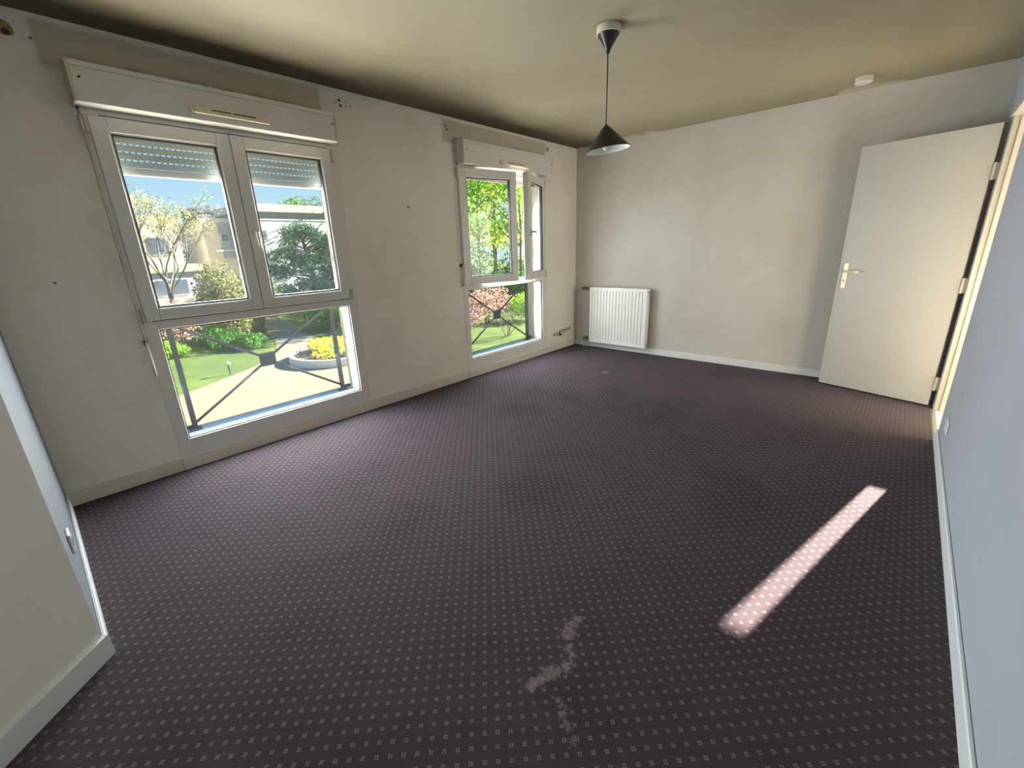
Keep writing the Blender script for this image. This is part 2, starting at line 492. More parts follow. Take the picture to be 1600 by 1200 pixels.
class MB:
    def __init__(s, f=None):
        s.v, s.f, s.fn = [], [], f

    def add(s, verts, faces):
        n = len(s.v)
        s.v += [tuple(s.fn(*p)) if s.fn else tuple(p) for p in verts]
        s.f += [tuple(i + n for i in q) for q in faces]
        return s

    def box(s, x0, x1, y0, y1, z0, z1, ch=0.0):
        if ch <= 0:
            p = [(x0, y0, z0), (x1, y0, z0), (x1, y1, z0), (x0, y1, z0), (x0, y0, z1), (x1, y0, z1), (x1, y1, z1), (x0, y1, z1)]
            return s.add(p, [(0, 3, 2, 1), (4, 5, 6, 7), (0, 1, 5, 4), (1, 2, 6, 5), (2, 3, 7, 6), (3, 0, 4, 7)])
        # chamfered box: each corner is three points
        p, idx = [], {}
        for i, x in enumerate((x0, x1)):
            for j, y in enumerate((y0, y1)):
                for k, z in enumerate((z0, z1)):
                    sx, sy, sz = (1 - 2 * i) * ch, (1 - 2 * j) * ch, (1 - 2 * k) * ch
                    idx[(i, j, k)] = len(p)
                    p += [(x, y + sy, z + sz), (x + sx, y, z + sz), (x + sx, y + sy, z)]
        F = []
        I = idx
        for i in (0, 1):
            F.append([I[(i, 0, 0)], I[(i, 1, 0)], I[(i, 1, 1)], I[(i, 0, 1)]])
            F.append([I[(0, i, 0)] + 1, I[(1, i, 0)] + 1, I[(1, i, 1)] + 1, I[(0, i, 1)] + 1])
            F.append([I[(0, 0, i)] + 2, I[(1, 0, i)] + 2, I[(1, 1, i)] + 2, I[(0, 1, i)] + 2])
        for a in (0, 1):
            for bq in (0, 1):
                F.append([I[(0, a, bq)] + 1, I[(1, a, bq)] + 1, I[(1, a, bq)] + 2, I[(0, a, bq)] + 2])
                F.append([I[(a, 0, bq)], I[(a, 1, bq)], I[(a, 1, bq)] + 2, I[(a, 0, bq)] + 2])
                F.append([I[(a, bq, 0)], I[(a, bq, 1)], I[(a, bq, 1)] + 1, I[(a, bq, 0)] + 1])
                for k in (0, 1):
                    q = I[(a, bq, k)]
                    F.append([q, q + 1, q + 2])
        return s.add(p, F)

    def tube(s, pts, rad, n=8, caps=True):
        pts = [Vector(p) for p in pts]
        rr = rad if isinstance(rad, (list, tuple)) else [rad] * len(pts)
        V, F = [], []
        for i, p in enumerate(pts):
            a = pts[max(0, i - 1)]
            c = pts[min(len(pts) - 1, i + 1)]
            t = (c - a).normalized()
            up = Vector((0, 0, 1)) if abs(t.z) < .95 else Vector((1, 0, 0))
            e1 = t.cross(up).normalized()
            e2 = t.cross(e1)
            for k in range(n):
                an = 2 * math.pi * k / n
                V.append(p + (e1 * math.cos(an) + e2 * math.sin(an)) * rr[i])
        for i in range(len(pts) - 1):
            for k in range(n):
                F.append((i * n + k, i * n + (k + 1) % n, (i + 1) * n + (k + 1) % n, (i + 1) * n + k))
        if caps:
            F.append(tuple(range(n)))
            F.append(tuple(range((len(pts) - 1) * n, len(pts) * n)))
        return s.add([tuple(q) for q in V], F)

    def lathe(s, prof, cx, cy, n=32, cap=True):
        V, F = [], []
        for (r, z) in prof:
            for k in range(n):
                a = 2 * math.pi * k / n
                V.append((cx + r * math.cos(a), cy + r * math.sin(a), z))
        for i in range(len(prof) - 1):
            for k in range(n):
                F.append((i * n + k, i * n + (k + 1) % n, (i + 1) * n + (k + 1) % n, (i + 1) * n + k))
        if cap:
            F.append(tuple(range(n)))
            F.append(tuple(range((len(prof) - 1) * n, len(prof) * n)))
        return s.add(V, F)

    def prism(s, poly, z0, z1):
        n = len(poly)
        V = [(x, y, z0) for x, y in poly] + [(x, y, z1) for x, y in poly]
        F = [tuple(range(n))[::-1], tuple(range(n, 2 * n))]
        F += [(i, (i + 1) % n, n + (i + 1) % n, n + i) for i in range(n)]
        return s.add(V, F)

    def build(s, name, mat, parent=None, smooth=False, origin=None, recalc=True):
        if parent is not None:
            o0 = parent.get('_at')
            o0 = Vector(o0) if o0 else Vector((0, 0, 0))
        elif origin is not None:
            o0 = Vector(origin)
        else:
            lo = [min(p[i] for p in s.v) for i in range(3)]
            hi = [max(p[i] for p in s.v) for i in range(3)]
            o0 = Vector(((lo[0] + hi[0]) / 2, (lo[1] + hi[1]) / 2, lo[2]))
        me = bpy.data.meshes.new(name)
        me.from_pydata([(p[0] - o0.x, p[1] - o0.y, p[2] - o0.z) for p in s.v], [], s.f)
        mats = mat if isinstance(mat, list) else [mat]
        for q in mats:
            me.materials.append(q)
        if recalc and len(s.f) < 4000:
            import bmesh
            bm = bmesh.new()
            bm.from_mesh(me)
            bmesh.ops.recalc_face_normals(bm, faces=bm.faces)
            bm.to_mesh(me)
            bm.free()
        if smooth:
            for p in me.polygons:
                p.use_smooth = True
        o = bpy.data.objects.new(name, me)
        C.objects.link(o)
        if parent is not None:
            o.parent = parent
        else:
            o.location = o0
        o['_at'] = (o0.x, o0.y, o0.z)
        return o


def tag(o, label=None, cat=None, group=None, kind=None):
    if label:
        o['label'] = label
    if cat:
        o['category'] = cat
    if group:
        o['group'] = group
    if kind:
        o['kind'] = kind
    return o


def empty(name, loc, label=None, cat=None, group=None, kind=None):
    o = bpy.data.objects.new(name, None)
    o.empty_display_size = .1
    C.objects.link(o)
    o.location = loc
    o['_at'] = tuple(loc)
    return tag(o, label, cat, group, kind)


def struct(o, label, cat):
    return tag(o, label, cat, None, 'structure')


# ---------------------------------------------------------------- room shell
H = 2.5
XR = 3.725      # right wall
YN = -1.237     # near jamb of doorway
YF = -0.515     # hinge jamb
YA = -5.215     # alcove wall
W1 = (-4.662, -3.255)
W2 = (-2.069, -0.668)
Z0, Z1 = .09, 2.115
XO = -0.31

# carpet floor follows the room outline
b_ = MB().prism([(0, 0), (XR, 0), (XR, YN - .0), (XR, -7.6), (1.9, -7.6), (3.2, -7.4), (1.484, YA), (0, YA)], -.02, 0.0)
b_ = MB().prism([(-.01, .01), (XR + .01, .01), (XR + .01, -7.61), (-.01, -7.61)], -.02, 0.0)
struct(b_.build('floor', M['carpet']), 'dark plum carpet with small beige dotted pattern and a bleached stain', 'floor')
b_ = MB().box(-.31, 5.6, -7.7, .3, H, H + .2)
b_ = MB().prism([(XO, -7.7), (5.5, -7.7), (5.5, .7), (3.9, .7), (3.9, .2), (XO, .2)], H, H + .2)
struct(b_.build('ceiling', M['ceiling']), 'yellowed ceiling with dark band along the window wall', 'ceiling')

b_ = MB()
ys = [-5.4, W1[0], W1[1], W2[0], W2[1], .2]
for i in (0, 2, 4):
    b_.box(XO, 0, ys[i], ys[i + 1], -.2, H)
for w in (W1, W2):
    b_.box(XO, 0, w[0], w[1], Z1, H)
    b_.box(XO, 0, w[0], w[1], -.2, Z0)
struct(b_.build('wall_left', M['wall_left'], recalc=False), 'dingy white wall pierced by the two windows', 'wall')
b_ = MB().box(0, XR + .08, 0, .2, -.2, H)
struct(b_.build('wall_back', M['wall_back']), 'off-white end wall behind the radiator and open door', 'wall')
b_ = MB().box(XR, XR + .08, -7.6, YN, -.1, H).box(XR, XR + .08, YF + .02, 0, -.1, H).box(XR, XR + .08, YN, YF + .02, 2.085, H)
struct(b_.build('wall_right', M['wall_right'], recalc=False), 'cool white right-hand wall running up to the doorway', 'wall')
b_ = MB().box(0, 1.484, YA - .12, YA, -.1, H)
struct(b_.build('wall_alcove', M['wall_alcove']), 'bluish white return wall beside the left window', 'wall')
b_ = MB().prism([(1.484, YA), (3.5, -7.42), (3.42, -7.5), (1.484, YA - .12)], -.1, H)
struct(b_.build('wall_front', M['wall_front']), 'angled beige-white wall at the near left corner', 'wall')
b_ = MB().box(3.3, XR + .08, -7.6, -7.4, -.1, H)
struct(b_.build('wall_rear', M['wall_front']), 'wall closing the room behind the viewer', 'wall')

# baseboards
b_ = MB().box(0, .012, YA, W1[0] - .0, 0, .085, .003).box(0, .012, W1[1], W2[0], 0, .085, .003).box(0, .012, W2[1], -.012, 0, .085, .003)
b_.box(0, .016, W1[0], W1[1], 0, .078, .003).box(0, .016, W2[0], W2[1], 0, .078, .003)
struct(b_.build('baseboard_left', M['baseboard']), 'cream baseboard under the two windows', 'baseboard')
b_ = MB().box(.0, XR - .02, -.012, 0, 0, .075, .003)
struct(b_.build('baseboard_back', M['baseboard_white']), 'white baseboard along the end wall', 'baseboard')
b_ = MB().box(XR - .014, XR, -7.4, YN - .005, 0, .085, .004)
struct(b_.build('baseboard_right', M['baseboard_blue']), 'glossy white baseboard along the right wall', 'baseboard')
b_ = MB().box(0.012, 1.484, YA, YA + .013, 0, .085, .003)
struct(b_.build('baseboard_alcove', M['baseboard_blue']), 'pale baseboard with cracked top along the return wall', 'baseboard')
dv = Vector((3.5 - 1.484, -7.42 - YA)).normalized()
nv = Vector((-dv.y, dv.x))
if nv.x < 0:
    nv = -nv
p0 = Vector((1.484 - .006, YA))
p1 = Vector((3.48, -7.40))
q = [p0, p1, p1 + nv * .014, p0 + nv * .014 + Vector((-.003, .010))]
b_ = MB().prism([(a.x, a.y) for a in q], 0, .085)
struct(b_.build('baseboard_front', M['baseboard_white']), 'white baseboard on the angled near wall', 'baseboard')

# hall behind the doorway
b_ = MB()
b_.box(XR + .01, 5.4, -1.62, .62, -.03, -.006)
struct(b_.build('floor_hall', M['grout']), 'grout of the hall floor', 'floor')
b_ = MB()
xx = XR + .012
while xx < 5.3:
    yy = -1.6
    while yy < .4:
        b_.box(xx, xx + .196, yy, yy + .196, -.006, -.001)
        yy += .2
    xx += .2
struct(b_.build('floor_hall_tiles', M['tile'], recalc=False), 'cream square tiles of the hall floor', 'floor')
HZ0, HZ1 = 2.89 * math.tan(SUN_EL), 4.49 * math.tan(SUN_EL)
b_ = MB().box(XR + .08, 3.90, .5, .7, -.1, H).box(XR + .08, XR + .2, .2, .5, -.1, H)
b_.box(3.9, 5.4, .6, .7, -.1, HZ0).box(3.9, 5.4, .6, .7, HZ1, H).box(3.9, 4.02, .6, .7, HZ0, HZ1).box(5.2, 5.4, .6, .7, HZ0, HZ1)
b_.box(5.4, 5.5, -1.72, -1.62, -.1, H).box(5.4, 5.5, -.18, .7, -.1, H).box(5.4, 5.5, -1.62, -.18, -.1, .58).box(5.4, 5.5, -1.62, -.18, 2.12, H).box(XR + .08, 5.4, -1.72, -1.62, -.1, H)  # end wall and side opening, unseen, shaped to send light through the doorway
struct(b_.build('wall_hall', M['wall_hall'], recalc=False), 'warm white hall walls beyond the doorway', 'wall')

# ---------------------------------------------------------------- windows


def window(name, y0, y1, hl, hr, al, ar, sw, label):
    root = empty(name, (0, (y0 + y1) / 2, Z0), label, 'window', None, 'structure')
    f = MB()
    f.box(-.060, .004, y0, y0 + .072, Z0, Z1, .003)
    f.box(-.060, .004, y1 - .078, y1, Z0, Z1, .003)
    f.box(-.060, .003, y0 + .072, y1 - .078, Z0, .205, .003)
    f.box(-.060, .003, y0 + .072, y1 - .078, .934, 1.006, .003)
    f.box(-.060, .003, y0 + .072, y1 - .078, 2.05, Z1, .003)
    f.build('frame', M['pvc'], root)
    # rebate gaskets + lower fixed light
    gk = MB()
    a, c_ = y0 + .072, y1 - .078
    gk.box(-.022, -.006, a, a + .006, .205, .934).box(-.022, -.006, c_ - .006, c_, .205, .934)
    gk.box(-.022, -.006, a, c_, .205, .211).box(-.022, -.006, a, c_, .928, .934)
    gk.build('gasket', M['gasket'], root)
    gp = MB().box(-.018, -.012, a + .002, c_ - .002, .207, .932).build('lower_pane', M['glass'], root)
    # sill outside
    sl = MB()
    sl.add([(-.055, a - .04, .200), (-.055, c_ + .04, .200), (-.36, c_ + .04, .165), (-.36, a - .04, .165),
            (-.055, a - .04, .185), (-.055, c_ + .04, .185), (-.36, c_ + .04, .12), (-.36, a - .04, .12)],
           [(0, 1, 2, 3), (7, 6, 5, 4), (3, 2, 6, 7), (0, 4, 5, 1), (0, 3, 7, 4), (1, 5, 6, 2)])
    sl.box(-.095, -.06, a, c_, .195, .212)
    sl.build('outer_sill', M['zinc'], root)
    gd = MB().box(-.13, -.062, y0 + .036, y0 + .074, .2, Z1).box(-.13, -.062, y1 - .080, y1 - .040, .2, Z1)
    gd.build('shutter_guide', M['pvc'], root)
    for (hy, d, ang, nm) in ((hl, 1, al, 'left'), (hr, -1, ar, 'right')):
        ca, sa = math.cos(ang), math.sin(ang)

        def fn(s_, t, z, hy=hy, d=d, ca=ca, sa=sa):
            return (s_ * sa + t * ca, hy + d * (s_ * ca - t * sa), z)
        za, zb, st = .992, 2.086, .074
        k = MB(fn)
        for (s0, s1, q0, q1) in ((0, st, za, zb), (sw - st, sw, za, zb), (st, sw - st, za, za + st - .004), (st, sw - st, zb - st, zb)):
            k.box(s0, s1, -.05, .016, q0, q1, .004)
        # glazing bead, stepped inwards
        i0, i1, j0, j1 = st, sw - st, za + st - .004, zb - st
        k.box(i0, i0 + .007, -.03, .009, j0, j1).box(i1 - .007, i1, -.03, .009, j0, j1)
        k.box(i0, i1, -.03, .009, j0, j0 + .007).box(i0, i1, -.03, .009, j1 - .007, j1)
        sash = k.build('sash', M['pvc'], root)
        gg = MB(fn)
        gg.box(i0 + .007, i0 + .013, -.028, .006, j0 + .007, j1 - .007).box(i1 - .013, i1 - .007, -.028, .006, j0 + .007, j1 - .007)
        gg.box(i0 + .007, i1 - .007, -.028, .006, j0 + .007, j0 + .013).box(i0 + .007, i1 - .007, -.028, .006, j1 - .014, j1 - .007)
        gg.build('gasket', M['gasket'], sash)
        MB(fn).box(i0 + .009, i1 - .009, -.006, 0.0, j0 + .009, j1 - .009).build('pane', M['glass'], sash)
        hg = MB(fn)
        for zz in (za - .012, zb - .09):
            hg.tube([(-.012, .016, zz), (-.012, .016, zz + .085)], .011, 10)
        hg.build('hinge', M['pvc_dirty'], sash)
        if nm == 'right':
            hd = MB(fn)
            sc = sw - .038
            hd.box(sc - .014, sc + .014, .016, .026, 1.455, 1.525, .003)
            hd.tube([(sc, .024, 1.498), (sc, .060, 1.498)], .009, 10)
            hd.tube([(sc, .060, 1.502), (sc + .002, .064, 1.47), (sc - .004, .062, 1.385)] if ang < .05 else
                    [(sc + .004, .060, 1.498), (sc - .03, .062, 1.499), (sc - .10, .060, 1.490)], [.011, .010, .007], 10)
            hd.build('handle', M['pvc'] if ang < .05 else M['chrome'], sash, smooth=True)
            # overlap bead on the meeting stile
        else:
            MB(fn).box(sw - .002, sw + .004, -.045, .004, za + .01, zb - .01).build('seal', M['gasket'], sash)
    # shadow gaps of the rebate, put in as dark strips on the frame face
    gr = MB()
    gr.box(-.05, .0045, y0 + .072, y1 - .078, 2.0865, 2.092).box(-.05, .0045, y0 + .05, y1 - .05, .987, .9915)
    gr.build('rebate_shade_strip', M['gap'], root)
    return root


window('window_1', W1[0], W1[1], -4.642, -3.315, 0, 0, .662, 'closed two-sash white window over a fixed lower pane, nearest the left')
window('window_2', W2[0], W2[1], -2.046, -0.700, math.radians(15), math.radians(23), .670, 'farther white window with both upper sashes ajar')


def shutter_box(y0, y1, z0, z1, v0, v1, label, cap):
    d = .12
    root = empty('roller_shutter_box', (0, (y0 + y1) / 2, z0), label, 'shutter box', 'shutter boxes over the windows')
    b = MB()
    b.box(0.001, d - .004, y0, y1, z0, z1)
    b.box(d - .004, d, y0, y1, z0, z1 - .024, .002)
    b.box(d - .004, d + .002, y0 - .002, y1 + .002, z1 - .022, z1 + .004, .002)
    b.build('casing', M['box_paint'], root)
    k = MB().box(0.001, d + .004, y0 - .012, y0, z0 - .003, z1 + .006, .002)
    k.build('end_cap', M['yellowed'] if cap else M['box_paint'], root)
    k2 = MB().box(0.001, d + .003, y1, y1 + .010, z0 - .002, z1 + .004, .002)
    k2.build('end_cap', M['yellowed'] if cap else M['box_paint'], root)
    for yy in (y0 + .03, y1 - .018):
        MB(lambda x, y, z: (d + .002 + z, yy + x, (z0 + z1) / 2 + .02 + y)).lathe([(.006, -.003), (.006, .001), (.003, .0015)], 0, 0, 10).build('screw', M['gap'], root)
    v = MB()
    zc = z0 + .052
    v.box(d, d + .022, v0, v1, zc - .020, zc + .022, .004)
    v.box(d, d + .016, v0 - .012, v0, zc - .018, zc + .020, .003).box(d, d + .016, v1, v1 + .012, zc - .018, zc + .020, .003)
    vent = v.build('air_vent', M['cream'], root)
    s_ = MB()
    L = v1 - v0
    s_.box(d + .021, d + .0235, v0 + L * .22, v0 + L * .47, zc + .002, zc + .008).box(d + .021, d + .0235, v0 + L * .51, v0 + L * .82, zc + .002, zc + .008)
    s_.build('slot', M['gap'], vent)
    return root


shutter_box(-4.672, -3.303, 2.118, 2.298, -4.175, -3.770, 'white roller shutter box with yellowed end caps above the nearest window', True)
shutter_box(-2.048, -0.690, 2.112, 2.308, -1.560, -1.130, 'white roller shutter box with rust-edged vent above the farther window', False)


def shutter(y0, y1, zb, n, label):
    root = empty('roller_shutter', (-.1, (y0 + y1) / 2, zb), label, 'roller shutter')
    e_ = MB().box(-.107, -.093, y0, y1, zb, zb + .042, .003)
    e_.build('end_slat', M['slat_end'], root)
    for yy in (y0 + .035, y1 - .06):
        MB().tube([(-.093, yy, zb + .014), (-.078, yy, zb + .014)], .010, 10).build('stopper', M['dark_metal'], root)
    z = zb + .046
    for i in range(n):
        b = MB()
        b.box(-.104, -.096, y0, y1, z, z + .0325, .002)
        yy = y0
        while yy < y1:
            b.box(-.1012, -.0988, yy, min(yy + .011, y1), z + .032, z + .0415)
            yy += .0285
        b.build('slat', M['slat'], root)
        z += .041
    return root


shutter(-4.60, -3.315, 1.816, 6, 'partly lowered grey slatted roller shutter outside the nearest window')
shutter(-2.00, -0.735, 2.012, 2, 'almost fully raised roller shutter showing its bottom bar at the farther window')

# winding cranks
for (yy, zb, zt, lab) in ((-4.672, .66, 2.095, 'thin white shutter winding rod along the left edge of the nearest window'),
                          (-2.082, .98, 2.095, 'thin shutter winding rod along the left edge of the farther window')):
    root = empty('crank_rod', (.035, yy, zb), lab, 'shutter crank', 'shutter winding rods')
    MB().tube([(.03, yy, zt - .10), (.034, yy - .003, (zb + zt) / 2), (.03, yy, zb + .20)], .0045, 8).build('rod', M['pvc_dirty'], root, True)
    MB().tube([(.045, yy, zt + .015), (.03, yy, zt - .03), (.03, yy, zt - .10)], [.008, .009, .006], 8).build('joint', M['pvc_dirty'], root, True)
    MB().tube([(.03, yy, zb + .21), (.03, yy + .002, zb)], .0075, 8).build('grip', M['pvc'], root, True)
    MB().box(.002, .032, yy - .008, yy + .008, zb + .19, zb + .225, .002).build('clip', M['gap'], root)


# railings
def railing(ya, yb, label):
    x = -.205
    root = empty('balcony_railing', (x, (ya + yb) / 2, .17), label, 'railing', 'railings outside the windows')
    yc, zc = (ya + yb) / 2, .585
    for yy in (ya, yb):
        p = MB().box(x - .017, x + .017, yy - .014, yy + .014, .19, .99, .002)
        post = p.build('post', M['rail'], root)
        f_ = MB().box(x - .028, x + .028, yy - .035, yy + .035, .172, .196, .003)
        f_.tube([(x + .012, yy - .026, .19), (x + .012, yy - .026, .212)], .008, 8).tube([(x + .012, yy + .026, .19), (x + .012, yy + .026, .212)], .008, 8)
        f_.build('foot', M['rail'], post)
    for (sy, yy) in ((-1, ya), (1, yb)):
        for sz in (-1, 1):
            MB().tube([(x, yc + sy * .05, zc + sz * .035), (x, yy - sy * .015, zc + sz * .345)], .0095, 8).build('brace', M['rail'], root, True)
    MB().box(x - .008, x + .010, yc - .058, yc + .058, zc - .052, zc + .052, .006).tube([(x + .01, yc, zc), (x + .018, yc, zc)], .009, 10).build('centre_plate', M['rail'], root)
    MB().box(x - .022, x + .022, ya - .075, yb + .075, .96, .99, .004).build('top_rail', M['rail'], root)
    MB().box(x - .012, x + .012, yb + .014, yb + .075, .205, .225).build('wall_tie', M['rail'], root)
    MB().box(x - .012, x + .012, ya - .075, ya - .014, .205, .225).build('wall_tie', M['rail'], root)
    return root


railing(-4.508, -3.396, 'dark metal railing with crossed braces outside the nearest window')
railing(-1.925, -0.815, 'dark metal railing with crossed braces outside the farther window')

for n_, w in ((2, W1), (3, W2)):
    b = MB().box(XO - .002, -.135, w[1] - .014, w[1] + .0, .1, Z1).box(XO - .002, -.135, w[0], w[0] + .014, .1, Z1).box(XO - .002, -.135, w[0] + .014, w[1] - .014, Z1 - .03, Z1)
    struct(b.build('trim_%d' % n_, M['outer_render'], recalc=False), 'cream rendered outer reveal of the %s window' % ('nearest' if n_ == 2 else 'farther'), 'window reveal')

# ---------------------------------------------------------------- radiator
root = empty('radiator', (.69, -.07, .085), 'white ribbed panel radiator low on the end wall', 'radiator')
x0, x1, za, zb = .292, 1.092, .085, .812
b = MB()
N = 17
V, F = [], []
xs, ysf = [], []
pw = (x1 - x0 - .05) / N
prof = [(x0, -.040), (x0, -.098), (x0 + .006, -.104)]
for i in range(N):
    s0 = x0 + .025 + i * pw
    prof += [(s0 + pw * .10, -.104), (s0 + pw * .24, -.0945), (s0 + pw * .40, -.0945), (s0 + pw * .54, -.104)]
prof += [(x1 - .006, -.104), (x1, -.098), (x1, -.040)]
n = len(prof)
zl = [(za, 0), (za + .035, 0), (za + .06, 1), (zb - .055, 1), (zb - .03, 0), (zb, 0)]
for (z, k) in zl:
    for (px, py) in prof:
        V.append((px, py if k or py > -.1 and px in (x0, x1) else min(py, -.104) if px not in (x0, x1) else py, z))
for i in range(len(zl) - 1):
    for j in range(n - 1):
        F.append((i * n + j, i * n + j + 1, (i + 1) * n + j + 1, (i + 1) * n + j))
F.append(tuple(range(n)))
F.append(tuple(range((len(zl) - 1) * n, len(zl) * n)))
F += [(i * n, (i + 1) * n, (i + 1) * n + n - 1, i * n + n - 1) for i in range(len(zl) - 1)]
b.add(V, F)
b.build('panel', M['radiator'], root)
MB().box(x1, x1 + .006, -.100, -.036, za + .01, zb - .004, .002).build('side_cover', M['radiator'], root)
MB().box(x0 - .004, x0, -.100, -.036, za + .01, zb - .004, .002).build('side_cover', M['radiator'], root)
MB().box(x0 + .1, x0 + .14, -.040, -.002, za + .08, zb - .08).build('bracket', M['radiator'], root)
MB().box(x1 - .14, x1 - .10, -.040, -.002, za + .08, zb - .08).build('bracket', M['radiator'], root)
for zz in (za + .04, zb - .045):
    MB(lambda x, y, z: (x1 + .006 + z, -.07 + x, zz + y)).lathe([(.013, -.002), (.013, .010), (.008, .012)], 0, 0, 12).build('plug', M['chrome'], root)
vt = MB(lambda x, y, z: (x0 - .004 - z, -.07 + x, .79 + y)).lathe([(.010, 0), (.010, .03), (.016, .032), (.018, .06), (.024, .064), (.024, .11), (.018, .125), (.004, .128)], 0, 0, 16)
vt.build('valve', M['valve'], root, False)
b = MB().tube([(x0 - .02, -.07, .79), (x0 - .022, -.062, .74), (x0 - .028, -.055, .16), (x0 - .07, -.055, .14)], .0085, 8)
b.build('flow_pipe', M['pipe'], root, True)
b = MB(lambda x, y, z: (x0 - .004 - z, -.07 + x, .125 + y)).lathe([(.010, 0), (.010, .03), (.020, .034), (.020, .07), (.014, .075), (.014, .105)], 0, 0, 14)
b.build('lockshield', M['valve'], root)
b = MB().tube([(x0 - .06, -.07, .125), (x0 - .06, -.07, .0)], .009, 10).tube([(x0 - .105, -.07, .125), (x0 - .108, -.07, .06), (x0 - .10, -.07, .0)], .009, 10)
b.build('floor_pipe', M['pipe_white'], root, True)
MB().box(x0 - .118, x0 - .05, -.084, -.056, .088, .108, .004).build('pipe_union', M['chrome'], root)

# ---------------------------------------------------------------- door
A0 = Vector((3.694, -.461, 0))
A1 = Vector((2.926, -.222, 0))
D = (A1 - A0)
DL = D.length
D.normalize()
NR = Vector((D.y, -D.x, 0))
if NR.y > 0:
    NR = -NR     # face towards the room


def dfn(s_, t, z):
    p = A0 + D * s_ + NR * t
    return (p.x, p.y, z)


root = empty('door_1', (3.702, -.463, 0), 'plain white door standing open against the end wall', 'door', None, 'structure')
MB(dfn).box(0.001, DL, -.038, 0, .014, 2.032, .002).build('door_leaf', M['door'], root)
MB(dfn).box(-.0008, .001, -.036, -.002, .016, 2.03).build('hinge_edge', M['door_edge'], root)
for zz in (.20, .96, 1.73):
    MB(dfn).tube([(-.012, .006, zz - .055), (-.012, .006, zz + .055)], .010, 12).box(-.010, .028, -.001, .002, zz - .052, zz + .052).box(-.044, -.008, -.004, .003, zz - .052, zz + .052).build('hinge', M['frame_paint'], root)
lv = MB(dfn)
sh = DL - .050
lv.box(sh - .017, sh + .017, 0, .007, .90, 1.115, .003)
pl = lv.build('handle_plate', M['brass'], root)
l2 = MB(dfn).tube([(sh, .004, 1.045), (sh, .052, 1.045)], .009, 12)
l2.tube([(sh + .004, .050, 1.045), (sh - .03, .054, 1.046), (sh - .115, .048, 1.043)], [.010, .009, .0075], 12)
l2.build('lever', M['brass'], pl, True)
MB(dfn).box(sh - .003, sh + .003, .0065, .0078, .955, .975).build('keyhole', M['gap'], pl)
MB(dfn).box(DL - .0005, DL + .0015, -.030, -.008, .93, 1.10).build('lock_plate', M['chrome'], root)

b = MB()
b.box(XR + .002, XR + .086, YF, YF + .036, 0, 2.085, .003)
b.box(XR + .036, XR + .076, YF - .012, YF + .001, 0, 2.05, .002)
b.box(XR + .004, XR + .086, YN - .001, YN + .004, 0, 2.05)
b.box(XR - .014, XR + .086, YN - .0, YF + .036, 2.05, 2.085, .003)
struct(b.build('trim_1', M['frame_paint'], recalc=False), 'cream painted door frame around the doorway', 'door frame')
b = MB()
b.add([(XR - .014, YN, .0), (XR - .014, YF, .0), (XR - .007, YF, .006), (XR - .007, YN, .006), (XR + .012, YN, .006), (XR + .012, YF, .006), (XR + .018, YF, .0), (XR + .018, YN, .0)],
      [(0, 1, 2, 3), (3, 2, 5, 4), (4, 5, 6, 7), (0, 3, 4, 7), (1, 6, 5, 2), (0, 7, 6, 1)])
tag(b.build('threshold_strip', M['strip']), 'dull metal carpet strip across the doorway', 'threshold strip')
struct(MB().box(XR + .082, XR + .092, YF + .036, .5, 0, .09).box(3.9, 5.4, .588, .598, 0, .09).build('baseboard_hall', M['tile']), 'tiled hall skirting beyond the door frame', 'baseboard')

# ---------------------------------------------------------------- pendant lamp
LX, LY = 1.893, -2.556
root = empty('pendant_lamp', (LX, LY, H), 'black cone pendant lamp hanging from the ceiling', 'lamp')
MB().lathe([(.0655, H), (.0665, H - .010), (.0655, H - .034), (.061, H - .036)], LX, LY, 40).build('ceiling_cup', M['cup'], root)
k = MB().lathe([(.062, H - .030), (.060, H - .038), (.012, H - .112), (.010, H - .124), (.005, H - .132)], LX, LY, 40).build('canopy_cone', M['black_shade'], root, False)
an = math.radians(-98)
ca, sa = math.cos(an), math.sin(an)
MB().tube([(LX + ca * .0605, LY + sa * .0605, H - .038), (LX + ca * .013, LY + sa * .013, H - .112)], .0022, 6).build('seam', M['seam'], k)
zt = 2.015
MB().tube([(LX, LY, H - .128), (LX + .002, LY - .002, 2.26), (LX, LY, zt - .02)], .0035, 8).build('cord', M['cable'], root, True)
# shade hangs a little crooked, its left rim lower
view_h = Vector((fw.x, fw.y, 0)).normalized()
ROT = Matrix.Rotation(math.radians(-6.5), 3, view_h)
PV = Vector((LX, LY, zt))


def tilt(x, y, z):
    return tuple(PV + ROT @ (Vector((x, y, z)) - PV))


hz = .132
b = MB(tilt).lathe([(.0045, zt + .004), (.012, zt - .006), (.024, zt - .018), (.026, zt - .016), (.130, zt - hz), (.1325, zt - hz), (.1325, zt - hz - .0025), (.129, zt - hz - .0025)], LX, LY, 56, False)
shade = b.build('shade', M['black_shade'], root, False)
MB(tilt).lathe([(.129, zt - hz - .0026), (.1285, zt - hz), (.024, zt - .026), (.004, zt - .026)], LX, LY, 56, False).build('shade_lining', M['shade_inside'], shade, True)
MB(tilt).lathe([(.017, zt - .02), (.019, zt - .055), (.019, zt - .075), (.015, zt - .076)], LX, LY, 20).build('socket', M['seam'], root)
pr = [(.012, zt - .074), (.013, zt - .082)]
for i in range(9):
    a = math.pi * (i + 1.2) / 9.6
    pr.append((.029 * math.sin(a) + .001, zt - .108 + .029 * math.cos(a)))
MB(tilt).lathe(pr, LX, LY, 24).build('bulb', M['bulb'], root, True)

